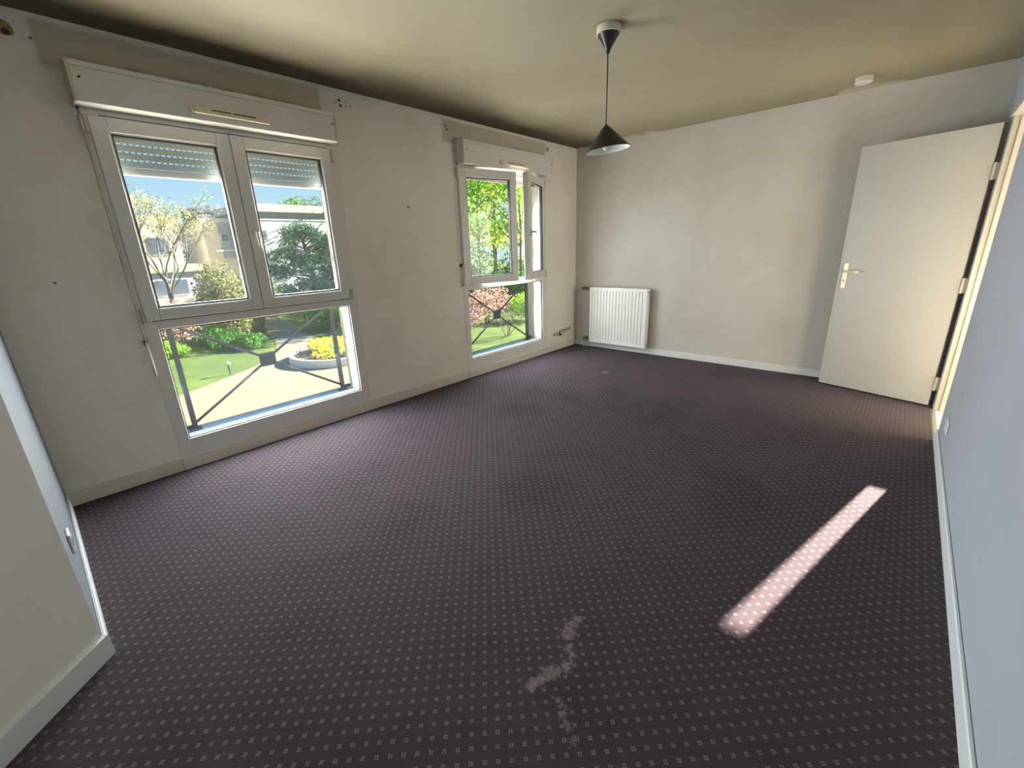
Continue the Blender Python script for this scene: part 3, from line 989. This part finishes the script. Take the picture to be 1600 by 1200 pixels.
# smoke detector
b = MB().lathe([(.058, H), (.058, H - .010), (.052, H - .012), (.052, H - .018), (.056, H - .020), (.056, H - .036), (.050, H - .042), (.020, H - .043)], 2.872, -.372, 32)
root = empty('smoke_detector', (2.872, -.372, H), 'small round white smoke detector on the ceiling above the door', 'smoke detector')
MB().lathe([(.058, H), (.058, H - .012), (.052, H - .014)], 2.872, -.372, 32).build('base_plate', M['detector'], root)
MB().lathe([(.052, H - .012), (.052, H - .020), (.056, H - .022), (.056, H - .036), (.050, H - .042), (.02, H - .043)], 2.872, -.372, 32).build('cover', M['detector'], root)

# outlets
root = empty('wall_outlet', (1.20, YA, .34), 'white wall outlet low on the bluish return wall', 'outlet')
MB().box(1.155, 1.235, YA, YA + .010, .305, .385, .003).build('cover_plate', M['outlet'], root)
MB(lambda x, y, z: (1.195 + x, YA + .010 + z, .345 + y)).lathe([(.026, 0), (.026, .004), (.022, .004), (.021, -.002)], 0, 0, 24).build('socket_well', M['outlet'], root)
root = empty('blank_plate', (XR, -1.6, .23), 'blank white cover plate low on the right wall beside the doorway', 'cover plate')
MB().box(XR - .008, XR, -1.70, -1.56, .20, .275, .003).build('cover_plate', M['outlet'], root)
MB().box(XR - .010, XR - .008, -1.64, -1.62, .23, .245).build('screw_cap', M['outlet'], root)

# ripped out socket boxes by the corner
rg = R3(5)
root = empty('ripped_out_sockets', (.0, -.33, .2), 'torn plaster and dark wire stubs of ripped-out sockets near the corner', 'broken outlet')
b = MB()
poly = []
for i in range(22):
    a = 2 * math.pi * i / 22
    poly.append((-.33 + .215 * math.cos(a) * rg.uniform(.82, 1.08), .222 + (.036 * math.sin(a) + .015 * math.cos(a)) * rg.uniform(.7, 1.15)))
nn = len(poly)
b.add([(.0005, y, z) for y, z in poly] + [(.004, -.33 + (y + .33) * .92, .222 + (z - .222) * .9) for y, z in poly],
      [tuple(range(nn)), tuple(range(nn, 2 * nn))] + [(i, (i + 1) % nn, nn + (i + 1) % nn, nn + i) for i in range(nn)])
b.build('torn_plaster', M['plaster'], root)
for (yy, zz, w, h) in ((-.505, .215, .012, .03), (-.49, .235, .02, .008), (-.44, .21, .008, .028), (-.385, .215, .022, .05), (-.372, .195, .035, .014), (-.34, .25, .05, .008),
                       (-.30, .255, .035, .010), (-.265, .24, .012, .016), (-.20, .245, .01, .03), (-.145, .25, .012, .04), (-.33, .185, .02, .012)):
    b = MB()
    b.tube([(.004, yy - w / 2, zz - h / 2), (.012, yy, zz + rg.uniform(-.004, .004)), (.005, yy + w / 2, zz + h / 2)], [min(w, h) * .35, min(w, h) * .5, min(w, h) * .3], 6)
    b.build('wire_stub', M['black_bits'], root)

# ---------------------------------------------------------------- outdoors
GZ = -3.6
g_ = MB().prism([(-160, -60), (-1.0, -60), (-1.0, 120), (-160, 120)], GZ - .3, GZ - .02)
struct(g_.build('ground', M['lawn'], recalc=False), 'lawn stretching beyond the forecourt', 'ground')
fc = [(-1.0, -8), (-10, -5.5), (-13.8, -3.9), (-16.59, -1.92), (-17.5, -.45), (-18.94, 1.53), (-21.35, 3.38), (-23.3, 4.1), (-25.45, 4.79), (-30, 5.8), (-38, 7.2), (-44, 8.4), (-44, 10.6), (-36, 9.4), (-29, 7.6), (-26.2, 6.8),
      (-23.2, 6.6), (-20.5, 7.6), (-16.5, 8.4), (-12.5, 7.2), (-9, 6.2), (-1.0, 5.6)]
struct(MB().prism(fc, GZ - .02, GZ).build('forecourt', M['forecourt'], recalc=True), 'pale gravel forecourt below the nearest window', 'forecourt')
pa = [(-22.2, 3.9), (-25.45, 4.85), (-30, 5.86), (-38, 7.26), (-43.9, 8.5), (-43.9, 10.5), (-36, 9.3), (-29, 7.5), (-26.2, 6.7), (-23.6, 6.3)]
struct(MB().prism(pa, GZ, GZ + .012).build('garden_path', M['path']), 'grey path leading away between the hedges', 'path')


def leaves(mb, cx, cy, cz, rx_, ry_, rz_, n, size, rg, shell=.55, asp=1.0, flat=0.0):
    V, F = mb.v, mb.f
    for _ in range(n):
        while True:
            x, y, z = rg.uniform(-1, 1), rg.uniform(-1, 1), rg.uniform(-1, 1)
            r = math.sqrt(x * x + y * y + z * z)
            if .02 < r <= 1:
                break
        rad = shell + (1 - shell) * r
        k = rad / r * (r ** .33)
        px, py, pz = cx + x * k * rx_, cy + y * k * ry_, cz + z * k * rz_
        a = Vector((rg.gauss(0, 1), rg.gauss(0, 1), rg.gauss(0, 1 - flat))).normalized()
        c = a.cross(Vector((rg.gauss(0, 1), rg.gauss(0, 1), rg.gauss(0, 1)))).normalized()
        s_ = size * rg.uniform(.6, 1.35) * .5
        a *= s_ * asp
        c *= s_
        i = len(V)
        V += [(px - a.x, py - a.y, pz - a.z), (px + c.x * .6, py + c.y * .6, pz + c.z * .6), (px + a.x, py + a.y, pz + a.z), (px - c.x * .6, py - c.y * .6, pz - c.z * .6)]
        F.append((i, i + 1, i + 2, i + 3))


def branchy(mb, p, d, ln, r, depth, rg, tips, spread=.7, n=3, sides=5):
    pts = [p]
    q = Vector(p)
    dd = Vector(d)
    for i in range(3):
        dd = (dd + Vector((rg.gauss(0, .12), rg.gauss(0, .12), rg.gauss(.03, .08)))).normalized()
        q = q + dd * ln / 3
        pts.append(tuple(q))
    mb.tube(pts, [r, r * .9, r * .8, r * .65], sides, False)
    if depth == 0:
        tips.append(tuple(q))
        return
    for k in range(n):
        a = rg.uniform(0, 2 * math.pi)
        side = Vector((math.cos(a), math.sin(a), rg.uniform(-.1, .6)))
        nd = (dd + side * spread * rg.uniform(.7, 1.2)).normalized()
        at = Vector(pts[rg.choice((2, 3, 3))])
        branchy(mb, tuple(at), nd, ln * rg.uniform(.62, .8), r * .6, depth - 1, rg, tips, spread, n, max(3, sides - 1))


def tree(name, x, y, h, cr, leaf, label, seed, n=1500, size=.35, trunk=.16, clusters=11, bark='bark', base=.35, group=None, cat='tree', mat2=None):
    rg = R3(seed)
    root = empty(name, (x, y, GZ), label, cat, group)
    t = MB()
    top = (x + rg.uniform(-.3, .3), y + rg.uniform(-.3, .3), GZ + h * .88)
    mp = (x + rg.uniform(-.2, .2), y + rg.uniform(-.2, .2), GZ + h * .45)
    t.tube([(x, y, GZ - .05), mp, top], [trunk, trunk * .75, trunk * .22], 7)
    for i in range(7):
        f = rg.uniform(.30, .8)
        p = Vector((x + (top[0] - x) * f, y + (top[1] - y) * f, GZ + h * f))
        a = rg.uniform(0, 6.283)
        e_ = p + Vector((math.cos(a) * cr * .75, math.sin(a) * cr * .75, h * .16))
        t.tube([tuple(p), tuple((p + e_) / 2 + Vector((0, 0, -.1))), tuple(e_)], [trunk * .42, trunk * .3, trunk * .12], 5)
    t.build('trunk', M[bark], root, True, recalc=False)
    c = MB()
    for i in range(clusters):
        f = rg.uniform(base, .95)
        rr = cr * math.sin(min(1.0, (f - base + .15) / (1.15 - base)) * math.pi) ** .6
        a = rg.uniform(0, 6.283)
        d_ = rr * math.sqrt(rg.uniform(.05, .8))
        s_ = cr * rg.uniform(.32, .52)
        leaves(c, x + math.cos(a) * d_, y + math.sin(a) * d_, GZ + h * f, s_, s_, s_ * .75, n // clusters, size, rg)
    c.build('crown', M[leaf], root, recalc=False)
    return root


def bush(name, x, y, w, h, leaf, label, seed, n=900, size=.16, group=None, cat='shrub', ry=None, stems=5, ang=0.0):
    rg = R3(seed)
    root = empty(name, (x, y, GZ), label, cat, group)
    ry = ry or w
    st = MB()
    for i in range(stems):
        a = rg.uniform(0, 6.283)
        e_ = (x + math.cos(a) * w * .45, y + math.sin(a) * ry * .45, GZ + h * .75)
        st.tube([(x + math.cos(a) * .1, y + math.sin(a) * .1, GZ - .03), ((x + e_[0]) / 2, (y + e_[1]) / 2, GZ + h * .45), e_], [.03, .022, .01], 5)
    st.build('stem', M['bark'], root, recalc=False)
    c = MB()
    k = 7
    for i in range(k):
        a = 6.283 * i / k + rg.uniform(-.3, .3)
        d_ = rg.uniform(.25, .62)
        leaves(c, x + math.cos(a) * w * d_, y + math.sin(a) * ry * d_, GZ + h * rg.uniform(.34, .62), w * .5, ry * .5, h * .36, n // k, size, rg)
    leaves(c, x, y, GZ + h * .72, w * .5, ry * .5, h * .28, n // k, size, rg)
    c.build('foliage', M[leaf], root, recalc=False)
    return root


# flower bed
fx, fy, fr_ = -17.3, 4.85, 2.25
root = empty('flower_bed', (fx, fy, GZ), 'round flower bed with white kerb on the forecourt', 'flower bed')
MB().lathe([(fr_, GZ), (fr_, GZ + .36), (fr_ - .18, GZ + .36), (fr_ - .18, GZ + .2)], fx, fy, 40, False).build('kerb', M['kerb'], root)
MB().lathe([(fr_ - .17, GZ + .25), (fr_ * .5, GZ + .42), (.05, GZ + .5)], fx, fy, 30).build('soil', M['soil'], root)
rg = R3(11)
c = MB()
leaves(c, fx - .5, fy + .2, GZ + .62, 1.5, 1.4, .26, 900, .16, rg)
leaves(c, fx + .9, fy - .9, GZ + .50, .9, .8, .18, 300, .14, rg)
leaves(c, fx + .5, fy + 1.3, GZ + .50, .8, .7, .18, 260, .14, rg)
tag(c.build('yellow_flowers', M['flower_yellow'], root, recalc=False), None, None, None, 'stuff')
c = MB()
leaves(c, fx + .6, fy + .2, GZ + .46, 1.4, 1.3, .16, 700, .16, rg)
tag(c.build('ground_cover', M['leaf_teal'], root, recalc=False), None, None, None, 'stuff')

# bollard light and post
root = empty('bollard_light', (-18.35, .28, GZ), 'small dark garden bollard light at the lawn edge', 'bollard light')
MB().tube([(-18.35, .28, GZ), (-18.35, .28, GZ + .48)], .03, 8).build('post', M['dark_metal'], root)
MB().lathe([(.10, GZ + .46), (.11, GZ + .50), (.06, GZ + .56), (.01, GZ + .58)], -18.35, .28, 14).build('lamp_head', M['white_post'], root)

# hedges and shrubs seen through the lower pane of the first window
bush('hedge', -26.5, 2.3, 2.6, 1.0, 'leaf_hedge', 'low rounded green hedge on the lawn beside the path', 21, 2600, .16, 'hedges by the lawn', 'hedge', 1.3)
bush('hedge', -24.0, 3.0, 1.5, .85, 'leaf_hedge', 'dark green hedge end at the bend of the path', 22, 1600, .15, 'hedges by the lawn', 'hedge', .9)
bush('hedge', -30.6, 4.0, 2.2, 1.2, 'leaf_mid', 'green hedge farther along the path', 23, 1600, .18, 'hedges by the lawn', 'hedge', 1.0)
bush('hedge', -25.5, -.6, 1.8, .8, 'leaf_bright', 'bright green low hedge at the left of the lawn', 24, 1500, .16, 'hedges by the lawn', 'hedge', 1.2)
bush('shrub', -25.5, 8.9, 2.2, 2.3, 'leaf_hedge', 'leafy green shrub right of the path', 25, 2600, .2, 'shrubs right of the path')
bush('shrub', -27.0, 11.2, 1.8, 2.4, 'leaf_mid', 'darker green shrub behind, right of the path', 26, 2000, .22, 'shrubs right of the path')
bush('shrub', -22.2, 9.2, 1.7, 1.5, 'leaf_olive', 'olive green shrub behind the flower bed', 27, 1600, .16, 'shrubs right of the path')

# pale leafing tree in front of the left house
rg = R3(31)
tx, ty = -31.9, 1.5
root = empty('leafing_tree', (tx, ty, GZ), 'sparse tree with yellow spring buds before the cream houses', 'tree')
t, tips = MB(), []
t.tube([(tx, ty, GZ - .05), (tx + .05, ty - .1, GZ + 2.2), (tx + .1, ty - .1, GZ + 3.6)], [.17, .14, .12], 8)
for k in range(7):
    a = k * 1.05 + .3
    branchy(t, (tx + .08, ty - .1, GZ + 2.6 + .22 * k), (math.cos(a) * .5, math.sin(a) * .5, .85), 2.3, .06, 3, rg, tips, .62, 3)
t.build('branches', M['bark_pale'], root, recalc=False)
c = MB()
for (px, py, pz) in tips:
    leaves(c, px, py, pz, .5, .5, .42, 11, .13, rg, .2)
c.build('buds', M['leaf_bud'], root, recalc=False)

# olive tangle below it
bush('large_bush', -27.8, 3.3, 1.9, 5.0, 'leaf_olive', 'large tangled olive bush beside the budding tree', 33, 3200, .19, 'olive bushes before the houses', ry=1.8, stems=14)
bush('large_bush', -29.5, 5.6, 1.9, 4.2, 'leaf_bud', 'yellowish bush in front of the beige house', 34, 1800, .2, 'olive bushes before the houses', ry=1.7, stems=14)
bush('large_bush', -34.5, 4.6, 1.9, 4.4, 'leaf_olive', 'olive bush farther back behind the budding tree', 35, 1800, .24, 'olive bushes before the houses', ry=1.4, stems=12)
bush('pink_bush', -27.0, .5, 1.3, 3.0, 'leaf_pink', 'pale pink flowering bush at the lower left of the nearest window', 36, 1300, .14, ry=1.2)

# pine
rg = R3(41)
px_, py_ = -31.2, 10.3
root = empty('pine_tree', (px_, py_, GZ), 'broad bluish green pine seen through the right sash', 'tree')
t = MB().tube([(px_, py_, GZ - .05), (px_ + .1, py_ + .2, GZ + 3.2), (px_ - .1, py_ - .2, GZ + 6.6)], [.26, .2, .08], 8)
c = MB()
for i in range(64):
    f = rg.uniform(.24, .98)
    a = rg.uniform(0, 6.283)
    ext = 3.1 * (1 - max(0, f - .62) / .5) * rg.uniform(.35, 1.0)
    z = GZ + 7.1 * f
    e_ = (px_ + math.cos(a) * ext, py_ + math.sin(a) * ext, z)
    t.tube([(px_, py_, z - .55), (px_ + math.cos(a) * ext * .5, py_ + math.sin(a) * ext * .5, z - .25), e_], [.06, .045, .02], 5)
    leaves(c, e_[0], e_[1], e_[2], .75, .75, .46, 90, .2, rg, .2, 1.9)
t.build('trunk', M['bark'], root, recalc=False)
c.build('needles', M['needles'], root, recalc=False)

# small thin white trunk beside the hedge
root = empty('white_post', (-32.3, 2.75, GZ), 'thin white post standing behind the lawn hedge', 'post')
MB().tube([(-32.3, 2.75, GZ), (-32.3, 2.75, GZ + 1.5)], .09, 10).build('shaft', M['white_post'], root)
MB().lathe([(.12, GZ + 1.5), (.12, GZ + 1.6), (.03, GZ + 1.68)], -32.3, 2.75, 12).build('cap', M['white_post'], root)


def far_window(root, x, ya, yb, za, zb):
    fo = MB().box(x - .05, x + .06, ya - .07, yb + .07, za - .07, zb + .07).build('window', M['facade_white'], root)
    MB().box(x + .05, x + .075, ya, yb, za, zb).box(x + .05, x + .085, (ya + yb) / 2 - .04, (ya + yb) / 2 + .04, za, zb).build('glazing', M['far_glass'], fo)


# cream terraced block on the left
root = empty('apartment_block', (-46, 0, GZ), 'cream terraced apartment block on the far left', 'building')
MB().box(-52, -41, -8.0, 2.2, GZ, 5.0).build('upper_wing', M['facade_cream'], root)
MB().box(-52.2, -40.7, -8.2, 2.4, 5.0, 5.9).build('parapet', M['facade_white'], root)
MB().box(-51, -40.6, 2.2, 4.5, GZ, 4.6).build('middle_wing', M['facade_cream'], root)
MB().box(-50, -40.0, -8, 5.3, GZ, .4).build('lower_terrace', M['facade_white'], root)
MB().box(-50, -39.8, -8, 5.5, .4, .95).build('terrace_parapet', M['facade_cream'], root)
MB().box(-48, -39.0, -8, 5.0, GZ, -1.6).build('garden_wall', M['facade_cream'], root)
for (ya, yb, za, zb) in ((-.4, .9, 1.7, 3.2), (2.7, 3.7, 1.8, 3.0), (-.3, 1.2, -1.3, -.2), (2.4, 4.2, -1.3, -.2)):
    far_window(root, -40.98 if ya < 1.5 and za > 0 else (-40.58 if za > 0 else -39.98), ya, yb, za, zb)

# beige house in the middle and right
root = empty('beige_house', (-52, 14, GZ), 'long beige and white house with flat roof behind the pine', 'building')
MB().box(-58, -49.6, 8.6, 12.6, GZ + 2.4, 5.15).build('left_wing', M['facade_pink'], root)
MB().box(-58, -50.4, 8.8, 12.6, GZ, GZ + 2.4).build('ground_storey', M['facade_pink'], root)
MB().box(-49.6, -49.3, 9.85, 10.9, GZ + 4.9, 4.6).build('stair_panel', M['tower'], root)
MB().box(-58, -48.6, 12.6, 28, GZ, 5.1).build('right_wing', M['facade_white'], root)
MB().box(-58, -49.6, 12.6, 28, 5.1, 5.85).build('attic', M['facade_white'], root)
MB().box(-58, -48.3, 12.2, 28, 5.85, 6.6).build('roof_parapet', M['facade_cream'], root)
MB().box(-58, -48.55, 12.55, 28, 5.0, 5.16).build('ledge', M['facade_white'], root)
MB().box(-49.6, -49.2, 9.4, 11.4, 1.95, 2.15).build('balcony_lip', M['facade_white'], root)
far_window(root, -49.28, 10.0, 10.6, 2.95, 3.65)
far_window(root, -48.58, 13.3, 14.1, 3.2, 3.95)
far_window(root, -48.58, 16.5, 17.5, 1.0, 2.0)
far_window(root, -48.58, 14.4, 15.4, -1.2, -.1)

tree('woodland_tree', -45.5, 26.0, 13.0, 3.2, 'leaf_olive', 'thin-leaved tree standing between the wood and the beige house', 57, 900, .3, .16, 12)

# distant tower
root = empty('office_tower', (-125, 30, GZ), 'distant grey tower with dark window bands', 'building')
MB().box(-132, -121.5, 26.2, 33.6, GZ, 12.6).build('tower_body', M['tower'], root)
MB().box(-130, -123, 30, 36.5, 12.6, 13.1).build('roof_plant', M['tower'], root)
for z in (6.2, 8.1, 10.0, 11.6):
    MB().box(-121.55, -121.3, 26.4, 31.0, z, z + .8).build('window_band', M['tower_band'], root)
MB().box(-121.6, -121.2, 30.9, 31.6, 4, 12.2).build('stairwell', M['tower_band'], root)

# trees showing over the house roofs
tree('roof_tree', -66, 25.5, 13.2, 3.2, 'leaf_mid', 'leafy treetop over the flat roof', 51, 700, .42, .2, 10, group='treetops over the roofs')
tree('roof_tree', -70, 29.5, 14.6, 3.4, 'leaf_dark', 'darker treetop over the roof beside the reveal', 52, 800, .42, .2, 10, group='treetops over the roofs')
tree('roof_tree', -70, 9.0, 8.3, 3.0, 'leaf_dark', 'dark treetop between the cream block and beige house', 53, 800, .4, .2, 10, group='treetops over the roofs')
tree('roof_tree', -66, 12.0, 7.6, 2.6, 'leaf_dark', 'low dark tree left of the beige house', 54, 700, .4, .2, 10, group='treetops over the roofs')

# wood seen through the second window
wood = ((-26.5, 22.5, 14.5, 3.4, 'leaf_bright', 61), (-29.0, 26.5, 16.0, 3.8, 'leaf_spring', 62), (-24.5, 27.5, 15.0, 3.4, 'leaf_bright', 63), (-32.5, 24.0, 15.5, 3.6, 'leaf_mid', 64),
        (-31.0, 31.0, 17.0, 4.0, 'leaf_spring', 65), (-22.5, 31.5, 16.0, 3.8, 'leaf_spring', 66), (-27.0, 34.0, 17.5, 4.2, 'leaf_mid', 67), (-37.0, 29.5, 16.0, 4.2, 'leaf_mid', 68),
        (-36.0, 36.0, 18.0, 4.4, 'leaf_spring', 69), (-19.5, 28.0, 15.0, 3.4, 'leaf_bright', 70))
wl = {'leaf_bright': 'bright green', 'leaf_spring': 'yellow green', 'leaf_mid': 'mid green'}
wp = ['at the front left edge of the wood', 'tall, in the middle of the wood', 'at the front middle of the wood', 'at the left, deeper in the wood', 'tallest at the back middle of the wood',
      'tall, at the back right of the wood', 'behind, right of the middle of the wood', 'deep in the left of the wood', 'deepest in the wood, showing between trunks', 'at the right edge of the wood by the open sash']
for i, (x, y, h, cr, lf, sd) in enumerate(wood):
    tree('woodland_tree', x, y, h, cr, lf, wl[lf] + ' tree ' + wp[i], sd, 1900, .36, .17, 15, 'bark', .26, 'trees of the wood')
# undergrowth at the wood's edge
under = ((-23.5, 22.0, 2.4, 2.4, 'leaf_dark', 71, 'dark undergrowth bush at the left foot of the wood'), (-25.5, 26.0, 2.6, 3.0, 'leaf_dark', 72, 'dark undergrowth bush deep behind the pink bush'),
         (-21.0, 24.5, 2.4, 2.8, 'leaf_hedge', 73, 'green undergrowth bush right of the pink bush'), (-19.0, 27.0, 2.4, 3.0, 'leaf_hedge', 74, 'green undergrowth bush at the right foot of the wood'),
         (-28.0, 24.0, 2.6, 4.2, 'leaf_dark', 75, 'tall dark bush left in the wood'), (-23.0, 28.5, 2.8, 4.4, 'leaf_mid', 76, 'tall mid green bush right in the wood'), (-27.0, 29.5, 2.8, 4.6, 'leaf_dark', 77, 'tall dark bush in the middle of the wood'))
for (x, y, w, h, lf, sd, lb) in under:
    bush('undergrowth_bush', x, y, w, h, lf, lb, sd, 1500, .28, 'undergrowth of the wood')
bush('purple_shrub', -16.6, 12.6, 1.5, 1.7, 'leaf_purple', 'purple-leaved shrub on the lawn, left in the farther window', 81, 1700, .13)
bush('pink_bush', -17.8, 16.0, 1.9, 2.9, 'leaf_pink', 'pink flowering bush behind the farther window railing', 82, 2200, .13, stems=10)
bush('green_shrub', -16.4, 18.6, 1.6, 2.0, 'leaf_bright', 'bright green shrub right of the pink bush', 83, 1900, .15)
rg = R3(84)
root = empty('bare_shrub', (-13.6, 13.4, GZ), 'leafless twiggy shrub low in the farther window', 'shrub')
t, tips = MB(), []
for k in range(9):
    a = k * .7
    branchy(t, (-13.6 + math.cos(a) * .1, 13.4 + math.sin(a) * .1, GZ - .02), (math.cos(a) * .45, math.sin(a) * .45, .9), .75, .022, 2, rg, tips, .6, 3, 4)
t.build('twigs', M['bark'], root, recalc=False)
c = MB()
for (px, py, pz) in tips:
    leaves(c, px, py, pz, .14, .14, .14, 3, .07, rg, .2)
c.build('leaves', M['leaf_olive'], root, recalc=False)

for o in bpy.data.objects:
    if '_at' in o:
        del o['_at']
